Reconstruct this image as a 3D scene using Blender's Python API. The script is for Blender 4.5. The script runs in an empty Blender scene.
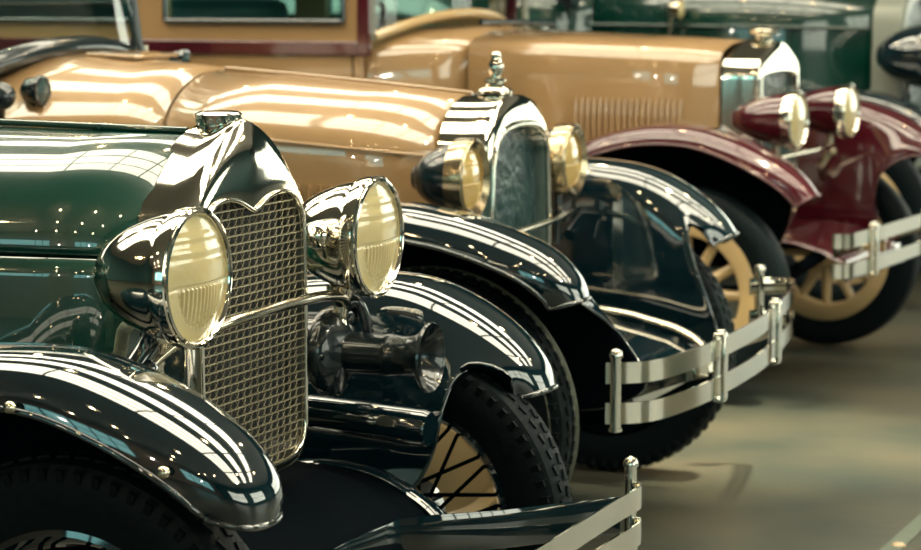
import bpy, math, random
from mathutils import Vector, Matrix
random.seed(7)
PI = math.pi
col = bpy.context.scene.collection
sc = bpy.context.scene

# ------------------------------------------------------------------ materials
def mat(name, base, rough=.4, metal=0., coat=0., trans=0., ior=1.5, emit=None, estr=0., bump=None, var=None, coat_rough=.03, spec=.5):
    m = bpy.data.materials.new(name); m.use_nodes = True
    nt = m.node_tree; b = nt.nodes['Principled BSDF']
    b.inputs['Base Color'].default_value = (*base, 1); b.inputs['Roughness'].default_value = rough
    b.inputs['Metallic'].default_value = metal; b.inputs['Coat Weight'].default_value = coat
    b.inputs['Coat Roughness'].default_value = coat_rough; b.inputs['Coat IOR'].default_value = 1.95
    b.inputs['Transmission Weight'].default_value = trans; b.inputs['IOR'].default_value = ior
    b.inputs['Specular IOR Level'].default_value = spec
    if emit:
        b.inputs['Emission Color'].default_value = (*emit, 1); b.inputs['Emission Strength'].default_value = estr
    tc = nt.nodes.new('ShaderNodeTexCoord')
    if var:                                     # (scale, second colour, detail)
        n = nt.nodes.new('ShaderNodeTexNoise'); n.inputs['Scale'].default_value = var[0]; n.inputs['Detail'].default_value = var[2]
        r = nt.nodes.new('ShaderNodeValToRGB'); r.color_ramp.elements[0].position = .35; r.color_ramp.elements[1].position = .68
        r.color_ramp.elements[0].color = (*base, 1); r.color_ramp.elements[1].color = (*var[1], 1)
        nt.links.new(tc.outputs['Object'], n.inputs['Vector']); nt.links.new(n.outputs['Fac'], r.inputs['Fac'])
        nt.links.new(r.outputs['Color'], b.inputs['Base Color'])
    if bump:                                    # (scale, strength)
        n = nt.nodes.new('ShaderNodeTexNoise'); n.inputs['Scale'].default_value = bump[0]; n.inputs['Detail'].default_value = 3
        u = nt.nodes.new('ShaderNodeBump'); u.inputs['Strength'].default_value = bump[1]; u.inputs['Distance'].default_value = .01
        nt.links.new(tc.outputs['Object'], n.inputs['Vector']); nt.links.new(n.outputs['Fac'], u.inputs['Height'])
        nt.links.new(u.outputs['Normal'], b.inputs['Normal'])
    return m
M = {}
M['black'] = mat('black_enamel', (.0025, .012, .018), .06, coat=1., bump=(3, .02))
M['satin'] = mat('satin_black_enamel', (.004, .012, .016), .22, coat=.3, bump=(6, .03))
M['green'] = mat('green_enamel', (.001, .05, .034), .25, coat=1., var=(1.5, (.001, .040, .029), 2))
M['dkgreen'] = mat('dark_green_enamel', (.001, .032, .022), .25, coat=.6, var=(1.5, (.001, .024, .018), 2))
M['beige'] = mat('beige_enamel', (.36, .222, .102), .3, coat=.9, var=(1.2, (.33, .205, .096), 2))
M['maroon'] = mat('maroon_enamel', (.06, .005, .011), .15, coat=.55, var=(2, (.05, .004, .009), 2))
M['chrome'] = mat('chrome_plate', (.82, .79, .70), .08, 1., bump=(5, .012))
M['nickel'] = mat('nickel_plate', (.72, .66, .54), .13, 1., bump=(8, .02))
M['brass'] = mat('brown_gold_nickel', (.50, .41, .27), .2, 1., bump=(8, .02))  # lamp-rim nickel, darker and browner than the plain plate
M['wire'] = mat('plated_wire', (.88, .82, .64), .3, 1., bump=(40, .05))
M['wiredark'] = mat('dark_guard_wire', (.30, .28, .21), .38, 1., bump=(40, .05))
M['rubber'] = mat('tire_rubber', (.0022, .0065, .0085), .55, bump=(60, .25), spec=.12)
M['whiterub'] = mat('worn_rubber_line', (.13, .15, .12), .6, bump=(60, .2))
M['core'] = mat('radiator_core_black', (.004, .009, .012), .55, bump=(120, .6))
M['coreteal'] = mat('core_teal_reflections', (.006, .03, .036), .3, bump=(28, .9), var=(9, (.02, .06, .06), 4))  # teal mottle puts reflections into the dark core's colour
M['cream'] = mat('cream_enamel', (.5, .36, .18), .3, coat=.4, var=(3, (.46, .33, .165), 2))
M['conduit'] = mat('cloth_conduit', (.17, .19, .13), .6, bump=(90, .3))
M['leather'] = mat('teal_leather', (.01, .06, .065), .45, bump=(30, .3))
M['under'] = mat('underside_black_and_shade', (.0012, .003, .005), .8, bump=(20, .2), spec=.02)  # near-black for chassis parts; gives fender insides their shade
M['greypaint'] = mat('grey_lacquer', (.20, .22, .19), .3, 0., bump=(10, .05))

def lens_mat(name, base, rough):
    m = mat(name, base, rough, coat=1., bump=(22, .18), var=(6, tuple(c * .82 for c in base), 3))
    b = m.node_tree.nodes['Principled BSDF']
    b.inputs['Subsurface Weight'].default_value = .25
    b.inputs['Subsurface Radius'].default_value = (.02, .015, .008); b.inputs['Subsurface Scale'].default_value = .5
    return m
M['lens'] = lens_mat('cream_lens_glass', (.66, .56, .29), .25)
M['lensgold'] = lens_mat('amber_lens_glass', (.62, .45, .16), .2)
def glass_mat():
    m = bpy.data.materials.new('window_glass'); m.use_nodes = True
    nt = m.node_tree; nt.nodes.clear()
    o = nt.nodes.new('ShaderNodeOutputMaterial'); mx = nt.nodes.new('ShaderNodeMixShader')
    t = nt.nodes.new('ShaderNodeBsdfTransparent'); g = nt.nodes.new('ShaderNodeBsdfGlossy'); lw = nt.nodes.new('ShaderNodeLayerWeight'); lw.inputs['Blend'].default_value = .5; pw = nt.nodes.new('ShaderNodeMath'); pw.operation = 'POWER'; pw.inputs[1].default_value = 4.; f = nt.nodes.new('ShaderNodeMath'); f.operation = 'MULTIPLY_ADD'; f.inputs[1].default_value = .85; f.inputs[2].default_value = .06; nt.links.new(lw.outputs['Facing'], pw.inputs[0]); nt.links.new(pw.outputs[0], f.inputs[0])
    t.inputs['Color'].default_value = (.72, .88, .86, 1); g.inputs['Roughness'].default_value = .02;
    nt.links.new(f.outputs[0], mx.inputs[0]); nt.links.new(t.outputs[0], mx.inputs[1]); nt.links.new(g.outputs[0], mx.inputs[2])
    nt.links.new(mx.outputs[0], o.inputs['Surface']); return m
M['glass'] = glass_mat()

# ------------------------------------------------------------------ mesh builder
class MB:
    def __init__(s): s.v = []; s.f = []
    def add(s, vs, fs):
        o = len(s.v); s.v += [tuple(p) for p in vs]; s.f += [tuple(i + o for i in f) for f in fs]; return s
    def grid(s, rows, closed_u=False, closed_v=False, cap=False):
        n = len(rows[0]); m = len(rows); fs = []
        for i in range(m if closed_v else m - 1):
            for j in range(n if closed_u else n - 1):
                a, b = i, (i + 1) % m; c, d = j, (j + 1) % n
                fs.append((a * n + c, a * n + d, b * n + d, b * n + c))
        if cap:
            fs.append(tuple(range(n - 1, -1, -1))); fs.append(tuple((m - 1) * n + k for k in range(n)))
        return s.add([p for r in rows for p in r], fs)
    def box(s, c, d, rot=None):
        hx, hy, hz = d[0] / 2, d[1] / 2, d[2] / 2
        vs = [Vector((x, y, z)) for x in (-hx, hx) for y in (-hy, hy) for z in (-hz, hz)]
        if rot is not None: vs = [rot @ v for v in vs]
        c = Vector(c)
        return s.add([v + c for v in vs], [(0, 1, 3, 2), (4, 6, 7, 5), (0, 4, 5, 1), (2, 3, 7, 6), (0, 2, 6, 4), (1, 5, 7, 3)])
    def lathe(s, prof, o=(0, 0, 0), axis=(1, 0, 0), n=32, cap=False, squash=1.):
        """prof: list of (distance along the axis, radius)"""
        a = Vector(axis).normalized(); t = Vector((0, 0, 1)) if abs(a.z) < .9 else Vector((1, 0, 0))
        u = a.cross(t).normalized(); w = u.cross(a).normalized(); o = Vector(o)
        rows = [[o + a * d + (u * math.cos(2 * PI * k / n) * squash + w * math.sin(2 * PI * k / n)) * max(r, 1e-4) for k in range(n)] for d, r in prof]
        return s.grid(rows, closed_u=True, cap=cap)
    def tube(s, pts, r, n=8, cap=True, closed=False, flat=1.):
        pts = [Vector(p) for p in pts]; rows = []; prev = None
        for i, p in enumerate(pts):
            if closed: d = pts[(i + 1) % len(pts)] - pts[i - 1]
            else: d = pts[min(i + 1, len(pts) - 1)] - pts[max(i - 1, 0)]
            d.normalize()
            ref = prev if prev is not None else (Vector((0, 0, 1)) if abs(d.z) < .9 else Vector((1, 0, 0)))
            u = (ref - d * ref.dot(d)).normalized(); prev = u; w = d.cross(u)
            rr = r[i] if isinstance(r, (list, tuple)) else r
            rows.append([p + (u * math.cos(2 * PI * k / n) + w * math.sin(2 * PI * k / n) * flat) * rr for k in range(n)])
        return s.grid(rows, closed_u=True, closed_v=closed, cap=cap and not closed)
    def ribbon(s, pts, h, t, up=(0, 0, 1)):
        """flat bar along a path: height h (rounded face), thickness t"""
        pts = [Vector(p) for p in pts]; up = Vector(up); rows = []
        sec = [(-.5, 0), (-.5, .6), (-.36, 1.), (0, 1.15), (.36, 1.), (.5, .6), (.5, 0)]
        for i, p in enumerate(pts):
            d = (pts[min(i + 1, len(pts) - 1)] - pts[max(i - 1, 0)]).normalized(); w = d.cross(up).normalized()
            rows.append([p + up * a * h + w * b * t for a, b in sec])
        return s.grid(rows, closed_u=True, cap=True)
    def build(s, name, m, parent=None, smooth=38, subsurf=0, bevel=0., solid=0., loc=None, link=True):
        me = bpy.data.meshes.new(name); me.from_pydata(s.v, [], s.f); me.update()
        import bmesh
        bm = bmesh.new(); bm.from_mesh(me)
        bmesh.ops.remove_doubles(bm, verts=bm.verts, dist=1e-5)
        bmesh.ops.recalc_face_normals(bm, faces=bm.faces); bm.to_mesh(me); bm.free()
        if smooth:
            me.shade_smooth()
            if smooth < 180: me.set_sharp_from_angle(angle=math.radians(smooth))
        for x in (m if isinstance(m, (list, tuple)) else [m]): me.materials.append(x)
        o = bpy.data.objects.new(name, me); col.objects.link(o)
        if loc is not None: o.location = loc
        if parent is not None: o.parent = parent
        if solid:
            k = o.modifiers.new('Solid', 'SOLIDIFY'); k.thickness = solid; k.offset = -1
        if bevel:
            k = o.modifiers.new('Bevel', 'BEVEL'); k.width = bevel; k.segments = 2; k.limit_method = 'ANGLE'
        if subsurf:
            k = o.modifiers.new('Subsurf', 'SUBSURF'); k.levels = subsurf; k.render_levels = subsurf
        return o
def tag(o, label=None, cat=None, group=None, kind=None):
    if label: o['label'] = label
    if cat: o['category'] = cat
    if group: o['group'] = group
    if kind: o['kind'] = kind
    return o
def empty(name, loc, rz=0):
    o = bpy.data.objects.new(name, None); col.objects.link(o); o.location = loc; o.rotation_euler = (0, 0, math.radians(rz)); o.empty_display_size = .2
    return o
def spl(pts, n):
    """Catmull-Rom through points, resampled to n points evenly by arc length"""
    P = [Vector(p) for p in pts]; out = []
    if len(P) == 2: return [P[0].lerp(P[1], k / (n - 1)) for k in range(n)]
    P = [2 * P[0] - P[1]] + P + [2 * P[-1] - P[-2]]
    for i in range(1, len(P) - 2):
        for k in range(12):
            t = k / 12
            out.append(.5 * ((2 * P[i]) + (P[i + 1] - P[i - 1]) * t + (2 * P[i - 1] - 5 * P[i] + 4 * P[i + 1] - P[i + 2]) * t * t + (3 * P[i] - P[i - 1] - 3 * P[i + 1] + P[i + 2]) * t ** 3))
    out.append(P[-2]); L = [0.]
    for a, b in zip(out, out[1:]): L.append(L[-1] + (b - a).length)
    res = []; j = 0
    for k in range(n):
        d = L[-1] * k / (n - 1)
        while j < len(L) - 2 and L[j + 1] < d: j += 1
        q = (d - L[j]) / max(L[j + 1] - L[j], 1e-9); res.append(out[j].lerp(out[j + 1], min(max(q, 0), 1)))
    return res
def half(sections, ns):
    """half outline in (y,z) from sections with shared corner points -> list of (y,z)"""
    out = []
    for s, n in zip(sections, ns):
        p = spl([(a, b, 0) for a, b in s], n); out += p if not out else p[1:]
    return [(p.x, p.y) for p in out]
def full(h): return [(-y, z) for y, z in reversed(h)] + list(h[1:])

# ------------------------------------------------------------------ car components (car frame: +X forward, +Y to the far side, Z up)
def shell_part(par, outer, inner, ns, m, depth=.11, back=1.0, bulge=.012, yo=0., x0=0., name='radiator_shell', cant=0., backz=1.):
    O = full(half(outer, ns)); I = full(half(inner, ns)); zc = .85
    def ring(pr, x, k=1., kz=None): return [(x0 + x, yo + y * k, zc + (z - zc) * (k if kz is None else kz)) for y, z in pr]
    Mx = [((a[0] * .42 + b[0] * .58), (a[1] * .42 + b[1] * .58)) for a, b in zip(O, I)]
    rows = [ring(O, -depth, back, backz), ring(O, -depth * .5, (1 + back) / 2, 1 + (backz - 1) * .8), ring(O, -.016), ring(O, -.006, .996), ring(O, 0, .985), ring(Mx, bulge),
            ring(I, bulge * .9, 1.03), ring(I, bulge * .9, 1.0), ring(I, -.012, .985), ring(I, -.03, .985)]
    b = MB(); b.grid(rows)
    return b.build(name, m, par, smooth=60, solid=.0), I
def wire_mesh(par, I, m, m2, x, py, pz, r, yo=0.):
    """stone guard: straight cross wires over crossing zigzag wires, cut to the opening"""
    b = MB(); g = MB(); P = I
    def inside(y, z):
        c = False
        for k in range(len(P)):
            (y1, z1), (y2, z2) = P[k - 1], P[k]
            if (z1 > z) != (z2 > z) and y < (y2 - y1) * (z - z1) / (z2 - z1) + y1: c = not c
        return c
    zs = [p[1] for p in P]; ys = [p[0] for p in P]; z = min(zs) + pz * .4; k = 0
    while z < max(zs):
        run = []; y = min(ys)
        while y <= max(ys) + .004:
            if inside(y, z): run.append((x + r * 1.2, yo + y, z + .0004 * math.sin(y / py * 2 * PI)))
            else:
                if len(run) > 1: b.tube(run, r, 6)
                run = []
            y += py / 6
        if len(run) > 1: b.tube(run, r, 6)
        y = min(ys)
        while y < max(ys):
            for sg in (-1, 1):
                q = [(y + py * (.5 - sg * .30), z), (y + py * .5 - sg * .10 * py, z + pz * .3), (y + py * .5 + sg * .10 * py, z + pz * .7), (y + py * (.5 + sg * .30), z + pz)]
                if all(inside(*a) for a in q): g.tube([(x + (sg * .0012 if 0 < k_ < 3 else 0), yo + a, c) for k_, (a, c) in enumerate(q)], r * .72, 5, cap=False)
            y += py
        z += pz
    o = g.build('grille_mesh', m2, par, smooth=60)
    b.build('cross_wire', m, o, smooth=60)['kind'] = 'stuff'
    return o
def core_part(par, I, m, x, yo=0., name='radiator_core'):
    b = MB(); n = len(I)
    b.add([(x, yo + y, z) for y, z in I] + [(x - .05, yo + y, z) for y, z in I], [tuple(range(n)), tuple(range(2 * n - 1, n - 1, -1))] + [(k, (k + 1) % n, n + (k + 1) % n, n + k) for k in range(n)])
    return b.build(name, m, par, smooth=30)
def loft(par, name, m, rings, smooth=40, sub=0, solid=.004):
    b = MB(); b.grid(rings); return b.build(name, m, par, smooth=smooth, subsurf=sub, solid=solid)
def fender(par, m, side, yc, st, wo=.135, wi=.13, ho=.075, hi=.05, sky=.52, name='front_fender', n_sk=5, bead=.006):
    """st: stations from rear to front: (x, z, skirt bottom x or None, z).  side=-1 near, +1 far; lateral u is outward."""
    st2 = []; S = [Vector((a[0], a[1], 0)) for a in st]
    cr = spl(S, 44)
    # skirt bottoms interpolated over the crown stations by nearest parameter
    L = [0.]
    for a, b_ in zip(S, S[1:]): L.append(L[-1] + (b_ - a).length)
    ctrl = spl([(l / L[-1], a[2], 0) for l, a in zip(L, st)], 240); ctrlz = spl([(l / L[-1], a[3], 0) for l, a in zip(L, st)], 240)
    def look(c, t): return min(c, key=lambda p: abs(p.x - t)).y
    rows = []; lip = []; edge = []
    us = [(-1, 1.), (-.985, .80), (-.93, .52), (-.82, .27), (-.62, .10), (-.36, .02), (0, 0), (.3, .03), (.6, .16), (.82, .42), (1, 1.)]
    for i, p in enumerate(cr):
        d = cr[min(i + 1, 43)] - cr[max(i - 1, 0)]; d.normalize(); nx, nz = -d.y, d.x
        t = i / 43; taper = 1. if t < .75 else 1 - .42 * ((t - .75) / .25) ** 2.2
        row = []
        for u, k in us:
            w = wo if u < 0 else wi; h = ho if u < 0 else hi
            row.append((p.x - nx * h * k, side * (yc - u * w * taper), p.y - nz * h * k))
        e = Vector(row[-1]); bx, bz = look(ctrl, t), look(ctrlz, t)
        if t > .985: bx, bz = e.x - .004, e.z - .006
        for k in range(1, n_sk + 1):
            q = k / n_sk; ln = min(1., (abs(e.z - bz) + abs(e.x - bx)) / .16); yy = e.y + (side * sky - e.y) * (1 - (1 - q) ** 2.2) * ln
            row.append((e.x + (bx - e.x) * q, yy, e.z + (bz - e.z) * q))
        rows.append(row); lip.append(row[0]); edge.append(row[-1])
    V = [[Vector(p) for p in r] for r in rows]; lin = []        # near-black skin inside the fender, shade put into its colour
    for i in range(len(V)):
        lr = []
        for j in range(len(V[0])):
            du = V[i][min(j + 1, len(V[0]) - 1)] - V[i][max(j - 1, 0)]; dv = V[min(i + 1, len(V) - 1)][j] - V[max(i - 1, 0)][j]
            n_ = du.cross(dv); n_ = n_.normalized() if n_.length > 1e-9 else Vector((0, 0, 1))
            if side < 0: n_ = -n_
            lr.append(V[i][j] + n_ * (.006 if FLIP else -.006))
        lin.append(lr)
    b = MB(); b.grid(rows)
    tip = rows[-1]                                # rolled front lip
    path = lip + [tip[k] for k in range(1, len(tip))]
    b.tube(path, bead, 8); b.tube(edge, bead * .8, 8)
    fo = b.build(name, m, par, smooth=50, subsurf=1)
    b = MB(); b.grid([r_[1:] for r_ in lin[:-1]]); b.build('fender_shade_skin', M['under'], fo, smooth=60, subsurf=1)
    return fo
FLIP = False
def headlamp(par, pos, r, length, mb, mr, ml, tipr=.02, rim_w=.028, flute=True, lr=.95, yaw=0., prof=None, name='headlight'):
    b = MB()
    pr = prof or [(-length, tipr * .2), (-length * .985, tipr), (-length * .93, r * .36), (-length * .82, r * .56), (-length * .64, r * .75), (-length * .42, r * .89), (-length * .2, r * .97), (-rim_w, r * 1.0)]
    p2 = spl([(a, c, 0) for a, c in pr], 30)
    b.lathe([(p.x, p.y) for p in p2], n=48)
    bk = b.build(name, mb, par, smooth=60, loc=pos)
    if yaw: bk.rotation_euler = (0, 0, math.radians(yaw))
    b = MB(); b.lathe([(-rim_w, r * .985), (-rim_w, r * 1.03), (-rim_w * .6, r * 1.055), (-.004, r * 1.05), (.006, r * 1.025), (.008, r * .985), (.004 - (.95 - lr) * .05, r * (lr - .005)), (-.006 - (.95 - lr) * .05, r * (lr - .015)), (-.012, r * .985)], n=56)
    b.tube([(.0, r * 1.04 * math.cos(a), r * 1.04 * math.sin(a)) for a in [2 * PI * k / 40 for k in range(40)]], .0035, 6, closed=True)
    b.build('rim', mr, bk, smooth=50)
    rows = []; NR, NA = (64, 180) if flute else (20, 48)
    for i in range(NR + 1):
        q = i / NR; rr = r * lr * q; row = []
        for k in range(NA):
            a = 2 * PI * k / NA; y, z = rr * math.cos(a), rr * math.sin(a)
            x = .016 * (1 - q * q) - .002 - (.95 - lr) * .06
            if flute:
                yn, zn = y / r, z / r
                if zn < -.12 and zn > -.75 and abs(yn) < .74 and (yn * yn + (zn + .1) ** 2) < .42: x += .0026 * math.cos(yn * 58)
                if -.12 <= zn < -.06: x -= .001
                if .3 < zn < .75: x += .0006 * math.cos(zn * 30)
            row.append((x, y, z))
        rows.append(row)
    b = MB(); b.grid(rows, closed_u=True); b.build('lens', ml, bk, smooth=0 or 55)
    return bk
def tire_mesh(R, w, tread, r0f=.70):
    b = MB(); r0 = R * r0f; hw = w / 2
    prof = [(-hw * .55, r0), (-hw * .8, r0 * 1.03), (-hw * .98, R * .80), (-hw, R * .87), (-hw * .92, R * .94), (-hw * .8, R * .972), (-hw * .5, R * .985), (0, R * .988),
            (hw * .5, R * .985), (hw * .8, R * .972), (hw * .92, R * .94), (hw, R * .87), (hw * .98, R * .80), (hw * .8, r0 * 1.03), (hw * .55, r0)]
    b.lathe(prof, axis=(0, 1, 0), n=96)
    if tread:
        N = 64
        for k in range(N):
            for row, (dy, wy, dr, ly) in enumerate(((-.80, .34, -.016, .016), (-.30, .26, .0, .021), (.30, .26, .0, .021), (.80, .34, -.016, .016))):
                a = 2 * PI * (k + (.5 if row in (1, 3) else 0)) / N
                rot = Matrix.Rotation(a, 3, 'Y') @ Matrix.Rotation(math.radians(18 if row < 2 else -18), 3, 'Z')
                tilt = Matrix.Rotation(math.radians(-38 if row == 0 else 38 if row == 3 else 0), 3, 'X')
                c = Matrix.Rotation(a, 3, 'Y') @ Vector((0, dy * hw, R * .986 + dr))
                b.box(c, (ly, wy * w * .5, R * .022), Matrix.Rotation(a, 3, 'Y') @ (Matrix.Rotation(math.radians(18 if row < 2 else -18), 3, 'Z') @ tilt))
            for sd in (-1, 1):                    # sidewall lugs
                a = 2 * PI * k / N
                b.box(Matrix.Rotation(a, 3, 'Y') @ Vector((0, sd * hw * .955, R * .915)), (.013, .006, R * .075), Matrix.Rotation(a, 3, 'Y') @ Matrix.Rotation(math.radians(-sd * 14), 3, 'X'))
    return b
def sidewall_rings(b, R, w):
    for yy in (.20, .36, .44): b.tube([((.992 - (.02 if yy > .4 else 0)) * R * math.cos(a), yy * w, (.992 - (.02 if yy > .4 else 0)) * R * math.sin(a)) for a in [2 * PI * k / 72 for k in range(72)]], .003, 5, closed=True)
    for sd in (-1, 1):
        for q, t in ((.90, .002),):
            yy = sd * (w / 2) * (.985 if q < .88 else .965)
            b.tube([(q * R * math.cos(a), yy, q * R * math.sin(a)) for a in [2 * PI * k / 72 for k in range(72)]], t, 5, closed=True)
def wheel(par, pos, R, w, kind, mrim, mspoke, tread=True, lines=None, r0f=.70):
    """wheel part = rim; tire, hub and every spoke are its children"""
    rim = MB(); r0 = R * r0f
    if kind == 'wire':
        rim.lathe([(-w * .36, r0 * 1.04), (-w * .38, r0 * .98), (-w * .3, r0 * .95), (-w * .1, r0 * .88), (w * .1, r0 * .88), (w * .3, r0 * .95), (w * .38, r0 * .98), (w * .36, r0 * 1.04)], axis=(0, 1, 0), n=64)
    elif kind == 'disc':
        g = 1 if pos[1] < 0 else -1; rim.lathe([(-g * w * .36, r0 * 1.04), (-g * w * .40, r0 * .98), (-g * w * .3, r0 * .93), (-g * w * .16, r0 * .86), (-g * w * .30, r0 * .55), (-g * w * .5, r0 * .3), (-g * w * .5, .01)], axis=(0, 1, 0), n=64)
    else:
        rim.lathe([(-w * .36, r0 * 1.04), (-w * .42, r0 * 1.0), (-w * .36, r0 * .80), (-w * .30, r0 * .78), (w * .30, r0 * .78), (w * .36, r0 * .80), (w * .42, r0 * 1.0), (w * .36, r0 * 1.04)], axis=(0, 1, 0), n=64)
    wh = rim.build('wheel', mrim, par, smooth=45, loc=pos)
    if kind == 'disc':                           # black brake drum closes the side away from the cream face
        for sd in (1,):
            d = MB(); q = 1 if pos[1] < 0 else -1
            d.lathe([(q * w * .36, r0 * 1.02), (q * w * .40, r0 * .97), (q * w * .2, r0 * .9), (q * w * .14, r0 * .62), (q * w * .7, r0 * .60), (q * w * .72, .01)], axis=(0, 1, 0), n=64)
            d.build('brake_drum', mspoke, wh, smooth=45)
        if q < 0: wh.rotation_euler = (0, 0, 0)
    tm = tire_mesh(R, w, tread, r0f)
    tr = tm.build('tire', M['rubber'], wh, smooth=35)
    if lines:
        lb = MB(); sidewall_rings(lb, R, w); lb.build('sidewall_line', lines, tr, smooth=60) if False else lb.build('sidewall_line', lines, wh, smooth=60)
    hb = MB(); hb.lathe([(-w * .75, .001), (-w * .75, .03), (-w * .55, .045), (-w * .3, .055), (w * .3, .07), (w * .45, .05), (w * .45, .001)], axis=(0, 1, 0), n=28)
    hb.build('hub', mrim, wh, smooth=40)
    if kind == 'wire':
        protos = []
        for sgn in (-1, 1):
            s = MB(); s.tube([(.04 * sgn, -w * .45, .035), (-.012 * sgn, w * .0, r0 * .89)], .0042, 6)
            s.tube([(-.012 * sgn, w * .0, r0 * .87), (-.0135 * sgn, w * .0, r0 * .90)], .007, 6)
            protos.append(s)
        first = [None, None]
        for k in range(15):
            for j in (0, 1):
                if first[j] is None: o = first[j] = protos[j].build('spoke', mspoke, wh, smooth=60)
                else: o = first[j].copy(); col.objects.link(o); o.parent = wh
                o.rotation_euler = (0, 2 * PI * (k + .5 * j) / 15, 0)
    elif kind == 'wood':
        f = None
        for k in range(12):
            if f is None:
                s = MB(); s.tube([(0, 0, .05), (0, 0, .12), (0, 0, r0 * .80)], [.03, .021, .017], 10); f = o = s.build('spoke', mspoke, wh, smooth=60)
            else: o = f.copy(); col.objects.link(o); o.parent = wh
            o.rotation_euler = (0, 2 * PI * k / 12, 0)
    return wh
def pipe(par, name, m, pts, r, n=10, ns=24):
    b = MB(); b.tube(spl(pts, ns), r, n); return b.build(name, m, par, smooth=60)
def conduit(par, pts, r, name='wiring_conduit'):
    p = spl(pts, 60); b = MB(); b.tube(p, [r * (1. if k % 3 else .78) for k in range(60)], 10); return b.build(name, M['conduit'], par, smooth=60)
def bumper(par, path, zs, h, t, clamps, m, ends=True, post=None, zr=None):
    """two face bars following the same path at heights zs, tied by vertical clamps"""
    bars = []
    for z in zs:
        b = MB(); b.ribbon([(x, y, z) for x, y in [(p.x, p.y) for p in spl([(a, c, 0) for a, c in path], 48)]], h, -t)
        bars.append(b.build('bumper_bar', m, par, smooth=40))
    P = spl([(a, c, 0) for a, c in path], 400)
    for cy in clamps:
        p = max((q for q in P if abs(q.y - cy) < .02), key=lambda q: q.x)
        b = MB(); zt, zb = max(zs) + h * .72, min(zs) - h * .66
        b.box((p.x + t * 1.5, p.y, (zt + zb) / 2), (.012, .034, zt - zb)); b.box((p.x - t * .9, p.y, (zt + zb) / 2), (.012, .034, zt - zb))
        b.box((p.x + .3 * t, p.y, zt), (t * 3.4, .034, .01)); b.box((p.x + .3 * t, p.y, zb), (t * 3.4, .034, .01))
        b.tube([(p.x + .3 * t, p.y, zt), (p.x + .3 * t, p.y, zt + .012)], .012, 10)
        b.build('bumper_clamp', m, par, smooth=30, bevel=.003)
    return bars
def end_post(par, m, x, y, z0, z1, r=.013, cap=True):
    b = MB(); b.tube([(x, y, z0), (x, y, z1)], r, 14)
    if cap: b.lathe([(0, r * 1.25), (.008, r * 1.25), (.016, r * .9), (.02, .001)], (x, y, z1 - .002), (0, 0, 1), 14); b.lathe([(0, r * 1.2), (.008, r * 1.2), (.012, .001)], (x, y, z0), (0, 0, -1), 14)
    return b.build('bumper_end_bolt', m, par, smooth=35)
def ring_of(x, w, zt, zb, k=(.55, .82), drop=.18, n=9, yo=0.):
    """hood cross-section, rounded top shoulders and straight sides: left bottom -> top -> right bottom"""
    h = half([[(0, zt), (w * .35, zt - drop * .06), (w * .68, zt - drop * .30), (w * .92, zt - drop * .68), (w, zt - drop)], [(w, zt - drop), (w * 1.01, (zt + zb) / 2 - drop / 2), (w * 1.0, zb)]], (13, n))
    return [(x, yo + y, z) for y, z in full(h)]

# =================================================================== CAR ONE: green with black fenders
car = empty('vintage_car', (0, -.025, 0), -3)
tag(car, 'nearest vintage car, green hood, black fenders, wire mesh radiator grille and trumpet horn', 'car', kind=None)
outer = [[(0, 1.204), (.045, 1.192), (.098, 1.166), (.15, 1.128), (.19, 1.085), (.217, 1.035), (.227, .98)], [(.227, .98), (.229, .8), (.226, .60)], [(.226, .60), (.218, .562), (.19, .536), (.14, .524), (0, .516)]]
inner = [[(0, 1.036), (.02, 1.043), (.06, 1.058), (.115, 1.064), (.16, 1.052), (.192, 1.018), (.2, .97)], [(.2, .97), (.202, .8), (.199, .62)], [(.199, .62), (.19, .585), (.165, .565), (.12, .556), (0, .55)]]
NS = (19, 12, 10)
shell, I1 = shell_part(car, outer, inner, NS, M['chrome'], depth=.102, bulge=.016, back=.99, backz=.957)
core_part(car, I1, M['core'], -.018)
wire_mesh(car, I1, M['wire'], M['wiredark'], .007, .0262, .0157, .0014)
b = MB(); b.tube([(.0165, y, z) for y, z in I1], .0042, 8, closed=True); b.build('grille_surround', M['chrome'], car, smooth=60)
b = MB(); b.lathe([(-.03, .034), (.0, .034), (.001, .040), (.004, .0415), (.016, .0415), (.0165, .044), (.021, .044), (.024, .040), (.0265, .034), (.027, .002)], (-.055, 0, 1.189), (0, 0, 1), 40)
for k in range(30):
    a = 2 * PI * k / 30; b.box((-.055 + .0415 * math.cos(a), .0415 * math.sin(a), 1.199), (.004, .004, .007), Matrix.Rotation(a, 3, 'Z'))
b.build('radiator_cap', M['chrome'], car, smooth=35)
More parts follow.
